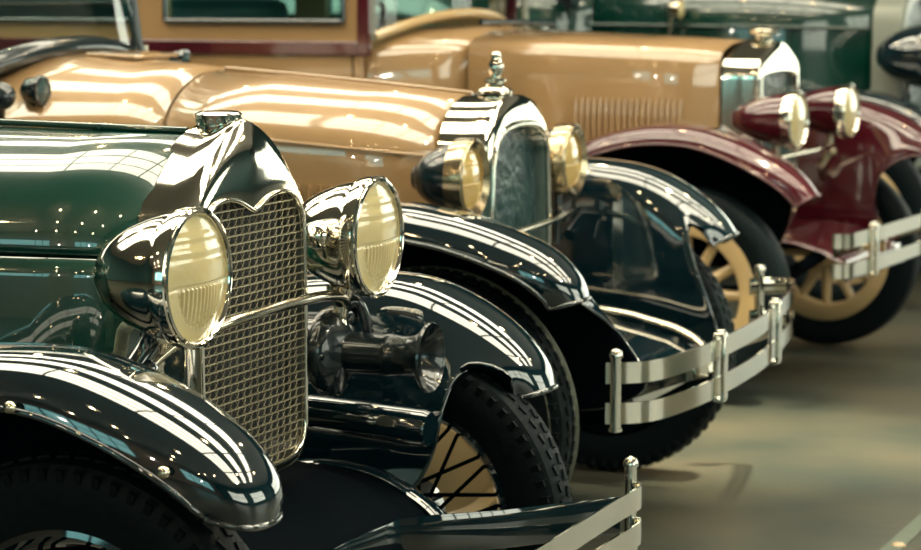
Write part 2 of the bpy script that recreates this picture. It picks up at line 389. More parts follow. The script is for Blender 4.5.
# hood: crowned upper panels over flat side panels, a shadow gap at the crease
def hoodring(x, w, zt, zc, n=12):
    h = half([[(0, zt), (w * .36, zt - .014), (w * .68, zt - .055), (w * .90, zt - .118), (w * .985, zt - .175), (w, zc)]], (22,))
    return [(x, y, z) for y, z in full(h)]
rings = [hoodring(x, .222 + (.345 - .222) * t, 1.173 + .012 * t, .970) for x, t in ((-.09, 0), (-.3, .22), (-.55, .5), (-.8, .77), (-1.0, 1.))]
hood = loft(car, 'hood', M['green'], rings)
b = MB(); b.tube(spl([(-.12, 0, 1.179), (-.6, 0, 1.187), (-1.0, 0, 1.192)], 20), .0065, 8)
for q in (-.3, -.62): b.tube([(q, -.012, 1.183), (q, .012, 1.183)], .005, 6)
b.build('hinge_strip', M['green'], hood, smooth=60)
for s in (-1, 1):
    rows = []
    for x, t in ((-.09, 0), (-.3, .22), (-.55, .5), (-.8, .77), (-1.0, 1.)):
        w = .224 + (.347 - .224) * t
        rows.append([(x, s * w, .964), (x, s * (w + .004), .93), (x, s * (w + .006), .75), (x, s * w, .56)])
    sp = loft(car, 'hood_side_panel', M['green'], rings=rows)
    bb = MB()
    for k in range(14): bb.tube([(-.52 - .026 * k, s * (.285 + .0125 * k * .98), .66), (-.52 - .026 * k, s * (.289 + .0125 * k * .98), .90)], .006, 6)
    bb.build('louver_row', M['green'], sp, smooth=60)
# cowl and body behind the hood (outside the picture, seen from the side)
def bodyring(x, w, zt, zb, drop=.2): return ring_of(x, w, zt, zb, drop=drop)
loft(car, 'cowl', M['green'], [bodyring(x, w, z, .5) for x, w, z in ((-1.005, .35, 1.2), (-1.2, .43, 1.22), (-1.4, .52, 1.235))])
def tub(par, m, x0, x1, w, zt, zb, mseat):
    b = MB()
    for s in (-1, 1): b.grid([[(x, s * w * k, z) for x, k in ((x0, .9), (x0 - .4, 1.), (x1 + .5, 1.), (x1, .82))] for z in (zb, (zb + zt) / 2, zt)])
    b.grid([[(x1, y * w * .82, z) for y in (-1, -.5, 0, .5, 1)] for z in (zb, (zb + zt) / 2, zt)])
    bd = b.build('body', m, par, smooth=50, solid=.03)
    b = MB()
    b.box(((x0 + x1) / 2 - .2, 0, .62), (.55, w * 1.7, .2)); b.box(((x0 + x1) / 2 - .5, 0, .88), (.14, w * 1.7, .55))
    b.build('seat', mseat, par, bevel=.05, smooth=60)
    b = MB(); b.box(((x0 + x1) / 2, 0, zb + .02), (x0 - x1, w * 1.75, .04)); b.build('floor_pan', M['under'], par, smooth=0)
    return bd
tub(car, M['green'], -1.4, -3.1, .62, 1.2, .48, M['leather'])
b = MB()
for s in (-1, 1): b.box((-1.1, s * .37, .44), (1.9, .05, .09))
b.box((-1.0, 0, .44), (.08, .74, .07)); b.box((-.2, 0, .43), (.08, .74, .06))
b.build('chassis_frame', M['under'], car, bevel=.006)
# fenders: (crown x, crown z, skirt bottom x, skirt bottom z) from rear to front
near_st = [(-.80, .46, -.80, .44), (-.62, .66, -.62, .44), (-.45, .80, -.45, .44), (-.25, .868, -.25, .44), (-.06, .884, -.06, .44), (.06, .882, .06, .44), (.15, .862, .10, .46), (.25, .822, .14, .60), (.335, .772, .20, .70), (.385, .725, .30, .69), (.412, .675, .37, .66), (.405, .640, .385, .62)]
fender(car, M['black'], -1, .70, near_st, sky=.50)
far_st = [(-.80, .44, -.80, .43), (-.62, .62, -.62, .43), (-.45, .75, -.45, .43), (-.25, .828, -.25, .43), (-.06, .846, -.06, .43), (.05, .836, .06, .43), (.13, .808, .115, .44), (.19, .778, .158, .53), (.24, .745, .172, .62), (.285, .706, .20, .690), (.318, .665, .278, .672), (.332, .622, .322, .632)]
fender(car, M['black'], 1, .70, far_st, sky=.50)
for x, y, z in ((.045, -.845, .815), (.30, -.838, .735)):
    b = MB(); b.lathe([(-.002, .010), (.004, .009), (.007, .005), (.008, .0005)], (x, y - .002, z), (0, -1, .25), 14); b.build('fender_bolt', M['nickel'], car, smooth=60)
# lamps, tie bar and their posts
for s, yy in ((-1, .36), (1, .36)):
    hl = headlamp(car, (.095, s * yy, .957), .112, .188, M['chrome'], M['chrome'], M['lens'])
    b = MB(); b.lathe([(0, .028), (-.02, .027), (-.035, .015), (-.06, .013), (-.09, .016), (-.095, .02)], (-.08, 0, -.098), (0, 0, 1), 20)
    b.tube([(-.08, 0, -.085), (-.08, 0, -.15)], .015, 12); b.build('lamp_post', M['nickel'], hl, smooth=45)
    if s < 0: continue
    b = MB(); b.lathe([(0, .028), (.018, .026), (.028, .016), (.032, .001)], (-.048, -.0, .0), (0, -1, 0), 18); b.v = [(x - .03, y - .095, z + .01) for x, y, z in b.v]
    b.build('focus_cap', M['chrome'], hl, smooth=45)
pipe(car, 'headlight_tie_bar', M['nickel'], [(.015, -.40, .80), (.03, -.33, .835), (.06, -.2, .857), (.062, 0, .862), (.06, .16, .861), (.045, .30, .845), (.015, .40, .805)], .0105)
for s in (-1, 1):
    b = MB(); b.tube(spl([(.015, s * .37, .85), (.0, s * .42, .80), (-.02, s * .50, .74)], 12), [.02] * 6 + [.024] * 6, 12)
    b.lathe([(-.01, .026), (.0, .028), (.012, .018), (.013, .001)], (.022, s * .40, .795), (1, 0, -.2), 14)
    b.build('lamp_bracket', M['black'], car, smooth=50)
conduit(car, [(-.06, .30, .90), (-.05, .315, .88), (-.075, .30, .845), (-.10, .27, .80)], .012)
conduit(car, [(-.02, .28, .655), (-.05, .265, .648), (-.08, .25, .63), (-.10, .24, .60)], .013)
conduit(car, [(-.07, -.31, .86), (-.09, -.29, .845), (-.11, -.27, .80)], .012)
# trumpet horn under the far lamp
hy, hz, hx = .36, .727, .0
b = MB(); b.lathe([(.03, .040), (.05, .041), (.115, .041), (.122, .043), (.128, .041), (.15, .0385), (.175, .041), (.192, .049), (.203, .060), (.208, .066), (.205, .068), (.198, .060), (.18, .044), (.14, .033)], (hx, hy, hz), (1, 0, 0), 36)
horn = b.build('horn', M['satin'], car, smooth=60)
b = MB(); b.lathe([(.201, .0655), (.206, .0695), (.2105, .0672), (.2075, .064)], (hx, hy, hz), (1, 0, 0), 36); b.lathe([(.205, .063), (.19, .047), (.165, .036), (.12, .03), (.10, .02), (.099, .001)], (hx, hy, hz), (1, 0, 0), 36)
b.build('horn_bell', M['satin'], horn, smooth=60)
b = MB(); b.lathe([(-.018, .07), (-.02, .084), (-.008, .089), (.008, .087), (.018, .075), (.032, .05), (.036, .040)], (hx, hy, hz), (1, 0, 0), 36)
for k in range(8):
    a = 2 * PI * k / 8; b.lathe([(0, .007), (.008, .006), (.009, .001)], (hx + .008, hy + .079 * math.cos(a), hz + .079 * math.sin(a)), (1, 0, 0), 8)
b.build('horn_diaphragm', M['satin'], horn, smooth=45)
b = MB(); b.lathe([(-.018, .07), (-.04, .067), (-.12, .066), (-.15, .055), (-.16, .001)], (hx, hy, hz), (1, 0, 0), 32); b.build('horn_motor', M['satin'], horn, smooth=45)
b = MB(); b.tube(spl([(.02, hy, hz + .085), (.04, hy + .02, hz + .10), (.05, hy + .05, hz + .05), (.045, hy + .07, hz - .02)], 14), .013, 8, flat=.6); b.tube([(.022, hy - .02, hz + .10), (.022, hy + .035, hz + .112)], .010, 8); b.build('horn_bracket', M['satin'], horn, smooth=50)
b = MB(); b.lathe([(0, .001), (0, .034), (.01, .038), (.26, .038), (.27, .034), (.27, .001)], (-.09, .42, .59), (1, .0, -.06), 28); b.build('shock_absorber', M['black'], car, smooth=40)
# splash apron, frame horns, bumper
b = MB(); rows = []
for k in range(13):
    t = k / 12; y = -.37 + .74 * t
    rows.append([(-.10, y, .50), (.0, y, .498), (.08, y, .482), (.16, y, .447), (.215, y, .402), (.235, y, .35)])
b.grid(rows); b.build('splash_apron', M['under'], car, smooth=60, solid=.004)
for s in (-1, 1):
    p = spl([(-.12, s * .385, .482), (-.02, s * .385, .492), (.08, s * .385, .478), (.16, s * .385, .442), (.21, s * .385, .405), (.238, s * .385, .355), (.242, s * .385, .30)], 28)
    b = MB(); b.ribbon(p, .05, .012, up=(0, 1, 0)); b.tube([(q.x, q.y - .02, q.z + .004) for q in p], .005, 8); b.tube([(q.x, q.y + .02, q.z + .004) for q in p], .004, 8)
    b.build('frame_horn', M['black'], car, smooth=50)
bp = [(.40, -.79), (.47, -.775), (.52, -.70), (.548, -.5), (.552, -.2), (.552, .2), (.550, .45), (.552, .62), (.538, .66), (.51, .665)]
bumper(car, bp, (.428, .355), .046, .007, (), M['chrome'])
end_post(car, M['chrome'], .522, .645, .32, .487, .0125); end_post(car, M['chrome'], .47, -.76, .32, .487, .0125)
b = MB(); b.ribbon(spl([(.21, .20, .405), (.27, .24, .410), (.36, .33, .408), (.45, .47, .402), (.51, .60, .392)], 24), .075, .007); b.ribbon(spl([(.21, -.20, .405), (.27, -.26, .410), (.36, -.38, .408), (.45, -.60, .402), (.49, -.74, .392)], 24), .075, -.007); b.ribbon(spl([(.21, -.20, .405), (.19, 0, .40), (.21, .20, .405)], 12), .075, .007)
b.build('bumper_back_bar', M['black'], car, smooth=40)
for s, y in ((-1, .66), (1, .61)):
    wheel(car, (.048, s * y, .357), .357, .12, 'wire', M['black'], M['under'], r0f=.66)
b = MB(); b.tube([(.048, -.56, .357), (0, -.3, .32), (0, .3, .32), (.048, .53, .357)], .028, 10); b.build('front_axle', M['under'], car, smooth=50)

# =================================================================== CAR TWO: beige tourer with black fenders and a mascot
car = empty('vintage_car', (-.2, 2.15, 0), -2)
tag(car, 'beige vintage tourer with black fenders, arched chrome radiator and chrome mascot on its cap', 'car')
outer = [[(0, 1.156), (.06, 1.152), (.12, 1.140), (.175, 1.116), (.215, 1.085), (.242, 1.045), (.252, 1.0)], [(.252, 1.0), (.256, .8), (.254, .60)], [(.254, .60), (.245, .55), (.21, .53), (.14, .52), (0, .52)]]
inner = [[(0, 1.076), (.06, 1.074), (.12, 1.067), (.165, 1.052), (.192, 1.03), (.206, 1.0), (.211, .97)], [(.211, .97), (.222, .8), (.222, .62)], [(.222, .62), (.215, .585), (.19, .57), (.12, .56), (0, .56)]]
_, I2 = shell_part(car, outer, inner, NS, M['chrome'], depth=.13, back=1.0, bulge=.014)
core_part(car, I2, M['coreteal'], -.022)
b = MB(); b.tube([(.013, y, z) for y, z in I2], .008, 8, closed=True); b.build('grille_surround', M['chrome'], car, smooth=60)
b = MB(); b.lathe([(0, .022), (.008, .022), (.012, .047), (.02, .050), (.026, .044), (.03, .028), (.04, .022), (.044, .03), (.05, .03), (.054, .014), (.06, .001)], (-.065, 0, 1.146), (0, 0, 1), 28)
cap = b.build('radiator_cap', M['chrome'], car, smooth=50)
b = MB(); b.lathe([(.05, .010), (.056, .012), (.064, .018), (.076, .0215), (.088, .021), (.098, .0175), (.104, .0145), (.108, .0135), (.113, .0145), (.119, .0135), (.123, .008), (.1245, .001)], (-.065, 0, 1.146), (0.04, 0, 1), 24, squash=.72)
b.build('mascot', M['chrome'], cap, smooth=60)
rr = lambda x, w, zt, zb, dr=.15: ring_of(x, w, zt, zb, drop=dr)
hood = loft(car, 'hood', M['beige'], [rr(x, w, z, .56) for x, w, z in ((-.125, .248, 1.153), (-.4, .285, 1.178), (-.65, .318, 1.199), (-.885, .35, 1.213))])
b = MB(); b.tube(spl([(-.13, 0, 1.158), (-.5, 0, 1.19), (-.88, 0, 1.217)], 12), .005, 8); b.build('hinge_strip', M['beige'], hood, smooth=60)
for s in (-1, 1):
    b = MB(); b.tube([(-.13, s * .2515, 1.0), (-.5, s * .301, 1.03), (-.88, s * .353, 1.06)], .003, 6); b.build('hood_crease', M['beige'], hood, smooth=60); b = MB()
    for k in range(16): b.tube([(-.3 - .03 * k, s * (.278 + .0042 * k), .72), (-.3 - .03 * k, s * (.278 + .0042 * k), .92)], .007, 6)
    b.build('louver_row', M['beige'], hood, smooth=60)
cowl = loft(car, 'cowl', M['beige'], [rr(x, w, z, .52, d) for x, w, z, d in ((-.892, .352, 1.215, .15), (-1.05, .40, 1.232, .17), (-1.25, .47, 1.25, .2), (-1.42, .55, 1.262, .23))])
b = MB(); b.box((-1.20, .04, 1.250), (.16, .26, .012), Matrix.Rotation(.04, 3, 'Y')); b.build('cowl_vent', M['beige'], cowl, bevel=.004)
def side_lamp(par, pos, m, r=.033, ln=.055, aim=(1, 0, 0)):
    b = MB(); b.lathe([(-ln, .002), (-ln * .97, r * .5), (-ln * .7, r * .9), (-ln * .2, r), (0, r)], pos, aim, 24)
    b.tube([(pos[0] - ln * .4, pos[1], pos[2] - r * .9), (pos[0] - ln * .5, pos[1] + (.02 if pos[1] < 0 else -.02), pos[2] - r * 1.9)], .008, 8)
    o = b.build('cowl_lamp', m, par, smooth=50)
    b = MB(); b.lathe([(-.006, r * 1.0), (-.006, r * 1.12), (.006, r * 1.08), (.007, r * .86)], pos, aim, 24); b.build('rim', m, o, smooth=50)
    b = MB(); b.lathe([(.004, r * .87), (.009, r * .5), (.011, .001)], pos, aim, 20); b.build('lens', M['coreteal'], o, smooth=60)
    return o
side_lamp(car, (-1.225, -.42, 1.163), M['satin'], .038, .06)
b = MB(); b.lathe([(0, .033), (.01, .038), (.03, .036), (.045, .022), (.048, .001)], (-1.265, -.555, 1.152), (.5, -.8, .1), 24); b.tube([(-1.33, -.47, 1.06), (-1.265, -.555, 1.152)], .014, 10); b.build('door_mirror', M['satin'], car, smooth=50)
side_lamp(car, (-1.262, .47, 1.226), M['black'], .026, .05)
# windshield: arched black frame on the cowl, glass, then the open tub behind
def arch(x, w, z0, rise, n=24): return [(x - .10 * ((y / w) ** 2), y, z0 + rise * (1 - (abs(y) / w) ** 2.2)) for y in [w * (2 * k / (n - 1) - 1) for k in range(n)]]
bt = arch(-1.36, .57, 1.165, .105)
b = MB(); b.tube(bt, .034, 12)
for s in (-1, 1): b.tube(spl([(-1.46, s * .57, 1.165), (-1.475, s * .55, 1.3), (-1.51, s * .535, 1.62)], 12), .017, 10)
b.tube([(-1.51, -.535, 1.62), (-1.51, .535, 1.62)], .017, 10); b.tube([(-1.485, -.53, 1.40), (-1.47, 0, 1.40), (-1.485, .53, 1.40)], .006, 8)
wf = b.build('windshield_frame', M['satin'], car, smooth=60)
b = MB(); n = len(bt); b.grid([[(p[0], p[1] * .97, p[2]) for p in bt], [(-1.505, p[1] * .93, 1.61) for p in bt]]); b.build('windshield_glass', M['glass'], wf, smooth=60)
b = MB(); b.tube(spl([(-1.505, .53, 1.16), (-1.50, .555, 1.185), (-1.475, .56, 1.25)], 8), .011, 8); b.lathe([(-.03, .013), (.03, .013)], (-1.46, .575, 1.235), (0, 0, 1), 12, cap=True); b.build('windshield_hinge', M['nickel'], wf, smooth=50)
tub(car, M['beige'], -1.42, -3.4, .66, 1.2, .48, M['leather'])
b = MB(); b.box((-2.1, .0, 1.08), (.16, 1.15, .5)); b.build('seat_back', M['leather'], car, bevel=.05, smooth=60)
b = MB(); cc = Vector((-1.75, -.28, 1.16)); ax = Matrix.Rotation(math.radians(-55), 3, 'Y')
b.tube([cc + ax @ Vector((.2 * math.cos(a), .2 * math.sin(a), 0)) for a in [2 * PI * k / 40 for k in range(40)]], .014, 8, closed=True)
for k in range(4): b.tube([cc, cc + ax @ Vector((.2 * math.cos(k * PI / 2 + .4), .2 * math.sin(k * PI / 2 + .4), 0))], .009, 6)
b.tube([cc, (-1.3, -.28, .85)], .017, 8); b.build('steering_wheel', M['black'], car, smooth=60)
near2 = [(-.80, .46, -.80, .43), (-.62, .68, -.62, .43), (-.45, .82, -.45, .43), (-.25, .905, -.25, .43), (-.06, .922, -.06, .43), (.08, .907, .08, .43), (.17, .888, .15, .43), (.25, .862, .38, .40), (.33, .828, .535, .47), (.385, .79, .498, .545), (.425, .745, .44, .625), (.437, .705, .39, .68)]
fender(car, M['black'], -1, .70, near2, sky=.52)
far2 = [(-.80, .46, -.80, .43), (-.62, .68, -.62, .43), (-.45, .82, -.45, .43), (-.25, .91, -.25, .43), (-.06, .938, -.06, .43), (.06, .933, .08, .43), (.15, .918, .25, .43), (.23, .888, .42, .405), (.30, .848, .378, .55), (.365, .800, .30, .762), (.41, .752, .36, .745), (.424, .728, .42, .722)]
fender(car, M['black'], 1, .70, far2, sky=.55)
for s, px in ((-1, .018), (1, .036)):
    hl = headlamp(car, (px, s * .37, .955), .098, .165, M['satin'], M['brass'], M['lensgold'], tipr=.03, rim_w=.046, lr=.80)
    b = MB(); b.tube([(-.05, 0, -.09), (-.05, 0, -.16), (-.06, s * .02, -.24)], .014, 10); b.build('lamp_post', M['black'], hl, smooth=50)
pipe(car, 'headlight_tie_bar', M['nickel'], [(.02, -.40, .79), (.04, -.1, .795), (.04, .2, .80), (.02, .41, .805)], .009)
for s in (-1, 1):
    b = MB(); b.tube([(-.05, s * .37, .80), (-.06, s * .5, .72)], .02, 10); b.lathe([(-.03, .016), (.03, .016), (.034, .001)], (-.03, s * .40, .79), (1, 0, 0), 14); b.build('lamp_bracket', M['black'], car, smooth=50)
rows = []
for k in range(11):
    y = -.36 + .72 * k / 10; rows.append([(-.10, y, .54), (.05, y, .535), (.17, y, .51), (.26, y, .49), (.35, y, .465), (.41, y, .43), (.43, y, .37)])
b = MB(); b.grid(rows); b.build('splash_apron', M['black'], car, smooth=60, solid=.004)
for s in (-1, 1):
    b = MB(); p = spl([(-.1, s * .37, .548), (.17, s * .37, .522), (.26, s * .37, .504), (.35, s * .37, .48), (.415, s * .37, .44), (.44, s * .37, .37)], 24); b.ribbon(p, .045, .014, up=(0, 1, 0)); b.build('frame_horn', M['nickel'] if s > 0 else M['under'], car, smooth=50)
b = MB()
for s in (-1, 1): b.box((-1.2, s * .37, .47), (2.1, .05, .1))
b.box((-1.0, 0, .47), (.08, .74, .08)); b.build('chassis_frame', M['under'], car, bevel=.006)
bp2 = [(.525, -.825), (.575, -.80), (.62, -.74), (.648, -.6), (.668, -.38), (.668, 0), (.645, .3), (.60, .66), (.555, .90), (.535, .945), (.50, .95), (.455, .92), (.42, .88)]
bumper(car, bp2, (.55, .455), .05, .008, (-.375, .305), M['chrome'])
end_post(car, M['chrome'], .545, -.812, .42, .59, .013); end_post(car, M['chrome'], .445, .905, .42, .60, .014)
for s in (-1, 1):
    b = MB(); b.ribbon(spl([(.42, s * .37, .42), (.52, s * .37, .46), (.60, s * .40, .49), (.645, s * .375, .50)], 12), .04, .012 * s); b.build('bumper_arm', M['nickel'], car, smooth=40)
wheel(car, (.02, -.69, .38), .38, .125, 'disc', M['cream'], M['black'], lines=M['whiterub'])
wheel(car, (.045, .70, .38), .38, .125, 'disc', M['cream'], M['under'])
b = MB(); b.tube([(.02, -.62, .38), (.03, -.3, .33), (.03, .3, .33), (.045, .62, .38)], .028, 10); b.build('front_axle', M['under'], car, smooth=50)

# =================================================================== CAR THREE: beige saloon body with maroon fenders and lamps
car = empty('vintage_car', (0, 4.85, 0), -7)
tag(car, 'beige vintage car with maroon fenders, maroon headlights and closed cab with maroon belt line', 'car')
YO = -.085
outer = [[(0, 1.252), (.05, 1.246), (.11, 1.226), (.17, 1.20), (.21, 1.183), (.228, 1.165)], [(.228, 1.165), (.232, .9), (.230, .62)], [(.230, .62), (.22, .56), (0, .54)]]
inner = [[(0, 1.142), (.05, 1.141), (.11, 1.138), (.16, 1.134), (.19, 1.13), (.198, 1.12)], [(.198, 1.12), (.2, .9), (.198, .64)], [(.198, .64), (.19, .6), (0, .59)]]
_, I3 = shell_part(car, outer, inner, (15, 12, 8), M['chrome'], depth=.12, back=1.22, backz=1.005, bulge=.006, yo=YO, x0=-.03)
core_part(car, I3, M['coreteal'], -.05, yo=YO)
b = MB(); b.lathe([(0, .032), (.02, .030), (.03, .034), (.034, .052), (.046, .054), (.052, .048), (.055, .001)], (-.09, YO, 1.243), (0, 0, 1), 28); b.build('radiator_cap', M['nickel'], car, smooth=45)
def ring3(x, w, zt, zb, dr=.06, yo=YO):
    h = half([[(0, zt), (w * .5, zt - dr * .12), (w * .82, zt - dr * .42), (w * .96, zt - dr * .8), (w, zt - dr * 1.25)], [(w, zt - dr * 1.25), (w * 1.005, (zt + zb) / 2), (w, zb)]], (15, 8))
    return [(x, yo + y, z) for y, z in full(h)]
hood = loft(car, 'hood', M['beige'], [ring3(x, w, z, .58, .07, y) for x, w, z, y in ((-.158, .285, 1.252, YO), (-.5, .325, 1.266, -.06), (-.8, .36, 1.277, -.04), (-1.15, .405, 1.288, -.02))])
for s in (-1, 1):
    b = MB()
    for k in range(18):
        x = -.30 - .024 * k; w = .302 + .114 * (-x - .16); y = (YO + .065 * ((-x - .16) / .99)) + s * (w + .001)
        b.tube(spl([(x, y, .83), (x, y + s * .006, .9), (x, y + s * .006, .99), (x, y, 1.04)], 6), .0075, 6)
    b.build('louver_row', M['beige'], hood, smooth=60)
cowl = loft(car, 'cowl', M['beige'], [ring3(x, w, z, .54, d, 0) for x, w, z, d in ((-1.158, .407, 1.29, .07), (-1.3, .47, 1.296, .085), (-1.45, .56, 1.302, .10), (-1.56, .62, 1.306, .11))])
bt = arch(-1.36, .60, 1.262, .085)
b = MB(); b.tube(bt, .019, 10); wf = b.build('windshield_frame', M['cream'], car, smooth=60)
for q in ([(-1.38, .58, 1.27), (-1.40, .57, 1.9)], [(-1.47, -.60, 1.25), (-1.47, -.60, 1.9)]):
    b = MB(); b.tube(q, .016, 10); b.build('windshield_post', M['greypaint'], wf, smooth=60)
b = MB(); b.grid([[(p[0], p[1] * .97, p[2]) for p in bt], [(p[0] - .02, p[1] * .97, 1.9) for p in bt]]); b.build('windshield_glass', M['glass'], wf, smooth=60)
b = MB(); b.tube(spl([(-1.28, -.05, 1.312), (-1.2, .12, 1.309), (-1.12, .30, 1.30)], 12), .012, 8); b.build('wiper', M['black'], cowl, smooth=60)
# closed cab: side with window openings, belt moulding, roof
def cab_side(s):
    y = s * .64; b = MB(); X = [-1.50, -1.565, -2.365, -2.44, -2.52, -3.25, -3.34, -3.5]; Z = [.5, .9, 1.19, 1.245, 1.318, 1.80, 1.86]
    for i in range(7):
        for j in range(6):
            if i in (1, 4) and j == 4: continue
            b.add([(X[i], y, Z[j]), (X[i + 1], y, Z[j]), (X[i + 1], y, Z[j + 1]), (X[i], y, Z[j + 1])], [(0, 1, 2, 3)])
    p = b.build('cab_side', M['beige'], car, smooth=0, solid=.03)
    b = MB(); b.box((-2.48, y + s * .006, 1.217), (2.06, .02, .056)); b.box((-1.478, y + s * .006, 1.55), (.052, .024, .72)); b.build('belt_molding', M['maroon'], p, bevel=.006)
    for x0, x1 in ((-1.565, -2.365), (-2.52, -3.25)):
        b = MB()
        for q in ((x0, 1.318, x0, 1.8), (x1, 1.318, x1, 1.8), (x0, 1.318, x1, 1.318), (x0, 1.8, x1, 1.8)): b.tube([(q[0], y + s * .012, q[1]), (q[2], y + s * .012, q[3])], .011, 8)
        f = b.build('side_window', M['black'], p, smooth=60)
        b = MB(); b.box(((x0 + x1) / 2, y - s * .012, 1.56), (abs(x1 - x0), .004, .5)); b.build('pane', M['glass'], f, smooth=0)
    for xx in (-1.53, -2.40): b = MB(); b.tube([(xx, y + s * .002, .55), (xx, y + s * .002, 1.19)], .003, 6); b.build('door_seam', M['under'], p, smooth=60)
    return p
for s in (-1, 1): cab_side(s)
b = MB(); b.grid([[(x, y, 1.87 + .06 * (1 - (y / .66) ** 2)) for y in (-.66, -.4, 0, .4, .66)] for x in (-1.44, -2.0, -2.8, -3.52)]); b.build('roof', M['black'], car, smooth=60, solid=.03)
b = MB(); b.box((-3.5, 0, 1.18), (.03, 1.27, 1.36)); b.build('back_panel', M['beige'], car, smooth=0)
b = MB(); b.box((-2.5, 0, .52), (2.0, 1.24, .04)); b.build('floor_pan', M['under'], car, smooth=0)
for x in (-2.35, -3.2):
    b = MB(); b.box((x, 0, .72), (.5, 1.18, .2)); b.box((x - .24, 0, 1.08), (.14, 1.18, .64)); b.build('seat', M['leather'], car, bevel=.05, smooth=60)
b = MB(); cc = Vector((-1.75, -.3, 1.24)); ax = Matrix.Rotation(math.radians(-50), 3, 'Y')
b.tube([cc + ax @ Vector((.2 * math.cos(a), .2 * math.sin(a), 0)) for a in [2 * PI * k / 40 for k in range(40)]], .013, 8, closed=True)
for k in range(4): b.tube([cc, cc + ax @ Vector((.2 * math.cos(k * PI / 2), .2 * math.sin(k * PI / 2), 0))], .009, 6)
b.tube([cc, (-1.35, -.3, .95)], .017, 8); b.build('steering_wheel', M['black'], car, smooth=60)
near3 = [(-.92, .50, -.92, .46), (-.78, .70, -.78, .46), (-.64, .84, -.64, .46), (-.52, .903, -.52, .46), (-.40, .944, -.40, .46), (-.257, .968, -.25, .46), (-.106, .966, -.1, .46), (0, .942, .02, .46), (.08, .914, .08, .46), (.16, .876, .16, .60), (.226, .838, .20, .75), (.28, .795, .25, .755), (.318, .752, .30, .735), (.326, .738, .32, .73)]
fender(car, M['maroon'], -1, .70, near3, sky=.52, ho=.065)
far3 = [(-.86, .50, -.86, .46), (-.66, .76, -.66, .46), (-.45, .92, -.45, .46), (-.25, .985, -.25, .46), (-.08, 1.01, -.05, .46), (.06, 1.0, .13, .46), (.14, .978, .178, .50), (.21, .952, .155, .655), (.29, .910, .21, .756), (.37, .855, .33, .80), (.42, .80, .39, .76), (.445, .745, .44, .73)]
fender(car, M['maroon'], 1, .70, far3, sky=.53, ho=.065)
for s, px in ((-1, .138), (1, .108)):
    hl = headlamp(car, (px, s * .36, .973), .100, .24, M['maroon'], M['chrome'], M['lens'], tipr=.03, rim_w=.034, flute=False)
    b = MB(); b.tube([(-.08, 0, -.095), (-.08, 0, -.16), (-.12, 0, -.22)], .016, 10); b.build('lamp_post', M['nickel'], hl, smooth=50)
pipe(car, 'headlight_tie_bar', M['nickel'], [(.06, -.38, .835), (.075, -.1, .84), (.075, .1, .84), (.04, .38, .835)], .012)
for s in (-1, 1):
    b = MB(); b.tube([(.04, s * .36, .82), (-.02, s * .42, .76), (-.04, s * .5, .70)], .02, 10); b.build('lamp_bracket', M['nickel'], car, smooth=50)
rows = []
for k in range(11):
    y = -.38 + .76 * k / 10; rows.append([(-.15, y, .55), (.03, y, .545), (.14, y, .53), (.24, y, .505), (.31, y, .47), (.33, y, .40)])
b = MB(); b.grid(rows); b.build('splash_apron', M['maroon'], car, smooth=60, solid=.004)
b = MB()
for s in (-1, 1): b.box((-1.3, s * .37, .48), (2.6, .05, .1))
b.box((-1.0, 0, .48), (.08, .74, .08)); b.build('chassis_frame', M['under'], car, bevel=.006)
bp3 = [(.42, -.82), (.455, -.80), (.47, -.74), (.48, -.5), (.48, -.2), (.48, .3), (.46, .62), (.42, .82), (.36, .88)]
bumper(car, bp3, (.592, .49), .05, .008, (-.56, .10), M['chrome'])
for s in (-1, 1):
    b = MB(); b.ribbon(spl([(.28, s * .37, .50), (.36, s * .37, .53), (.47, s * .37, .54)], 10), .04, .012 * s); b.tube(spl([(.36, s * .37, .52), (.42, s * .5, .54), (.40, s * .7, .545)], 10), .01, 8); b.build('bumper_arm', M['nickel'], car, smooth=40)
wheel(car, (-.125, -.76, .38), .38, .125, 'wood', M['cream'], M['cream'], tread=False)
wheel(car, (-.09, .725, .38), .38, .125, 'wood', M['cream'], M['cream'], tread=False)
b = MB(); b.tube([(-.12, -.7, .38), (-.11, -.3, .33), (-.11, .3, .33), (-.09, .66, .38)], .028, 10); b.build('front_axle', M['under'], car, smooth=50)

# =================================================================== CAR FOUR: large dark green car at the back
car = empty('vintage_car', (-.1, 7.5, 0), -5)
tag(car, 'dark green vintage car farthest back, silver radiator surround, black headlight and black fenders', 'car')
outer = [[(0, 1.50), (.1, 1.49), (.2, 1.46), (.3, 1.40), (.36, 1.34), (.375, 1.27)], [(.375, 1.27), (.38, .9), (.375, .66)], [(.375, .66), (.36, .6), (0, .58)]]
inner = [[(0, 1.40), (.1, 1.395), (.2, 1.37), (.27, 1.33), (.31, 1.28), (.32, 1.24)], [(.32, 1.24), (.325, .9), (.32, .68)], [(.32, .68), (.31, .63), (0, .62)]]
_, I4 = shell_part(car, outer, inner, NS, M['greypaint'], depth=.14, bulge=.006, x0=.17)
core_part(car, I4, M['coreteal'], .14)
b = MB(); b.lathe([(0, .03), (.02, .03), (.025, .05), (.05, .05), (.055, .001)], (.1, 0, 1.49), (0, 0, 1), 24); b.build('radiator_cap', M['nickel'], car, smooth=45)
hood = loft(car, 'hood', M['dkgreen'], [ring3(x, w, z, .6, .17, 0) for x, w, z in ((.025, .37, 1.49), (-.6, .44, 1.51), (-1.3, .52, 1.53))])
for s in (-1, 1):
    b = MB(); b.tube([(.02, s * .385, 1.262), (-.6, s * .45, 1.268), (-1.3, s * .535, 1.275)], .008, 8); b.build('hood_molding', M['dkgreen'], hood, smooth=60)
cowl = loft(car, 'cowl', M['dkgreen'], [ring3(x, w, z, .56, .17, 0) for x, w, z in ((-1.308, .525, 1.532), (-1.6, .60, 1.55), (-1.9, .66, 1.56))])
tub(car, M['dkgreen'], -1.9, -4.4, .70, 1.45, .5, M['leather'])
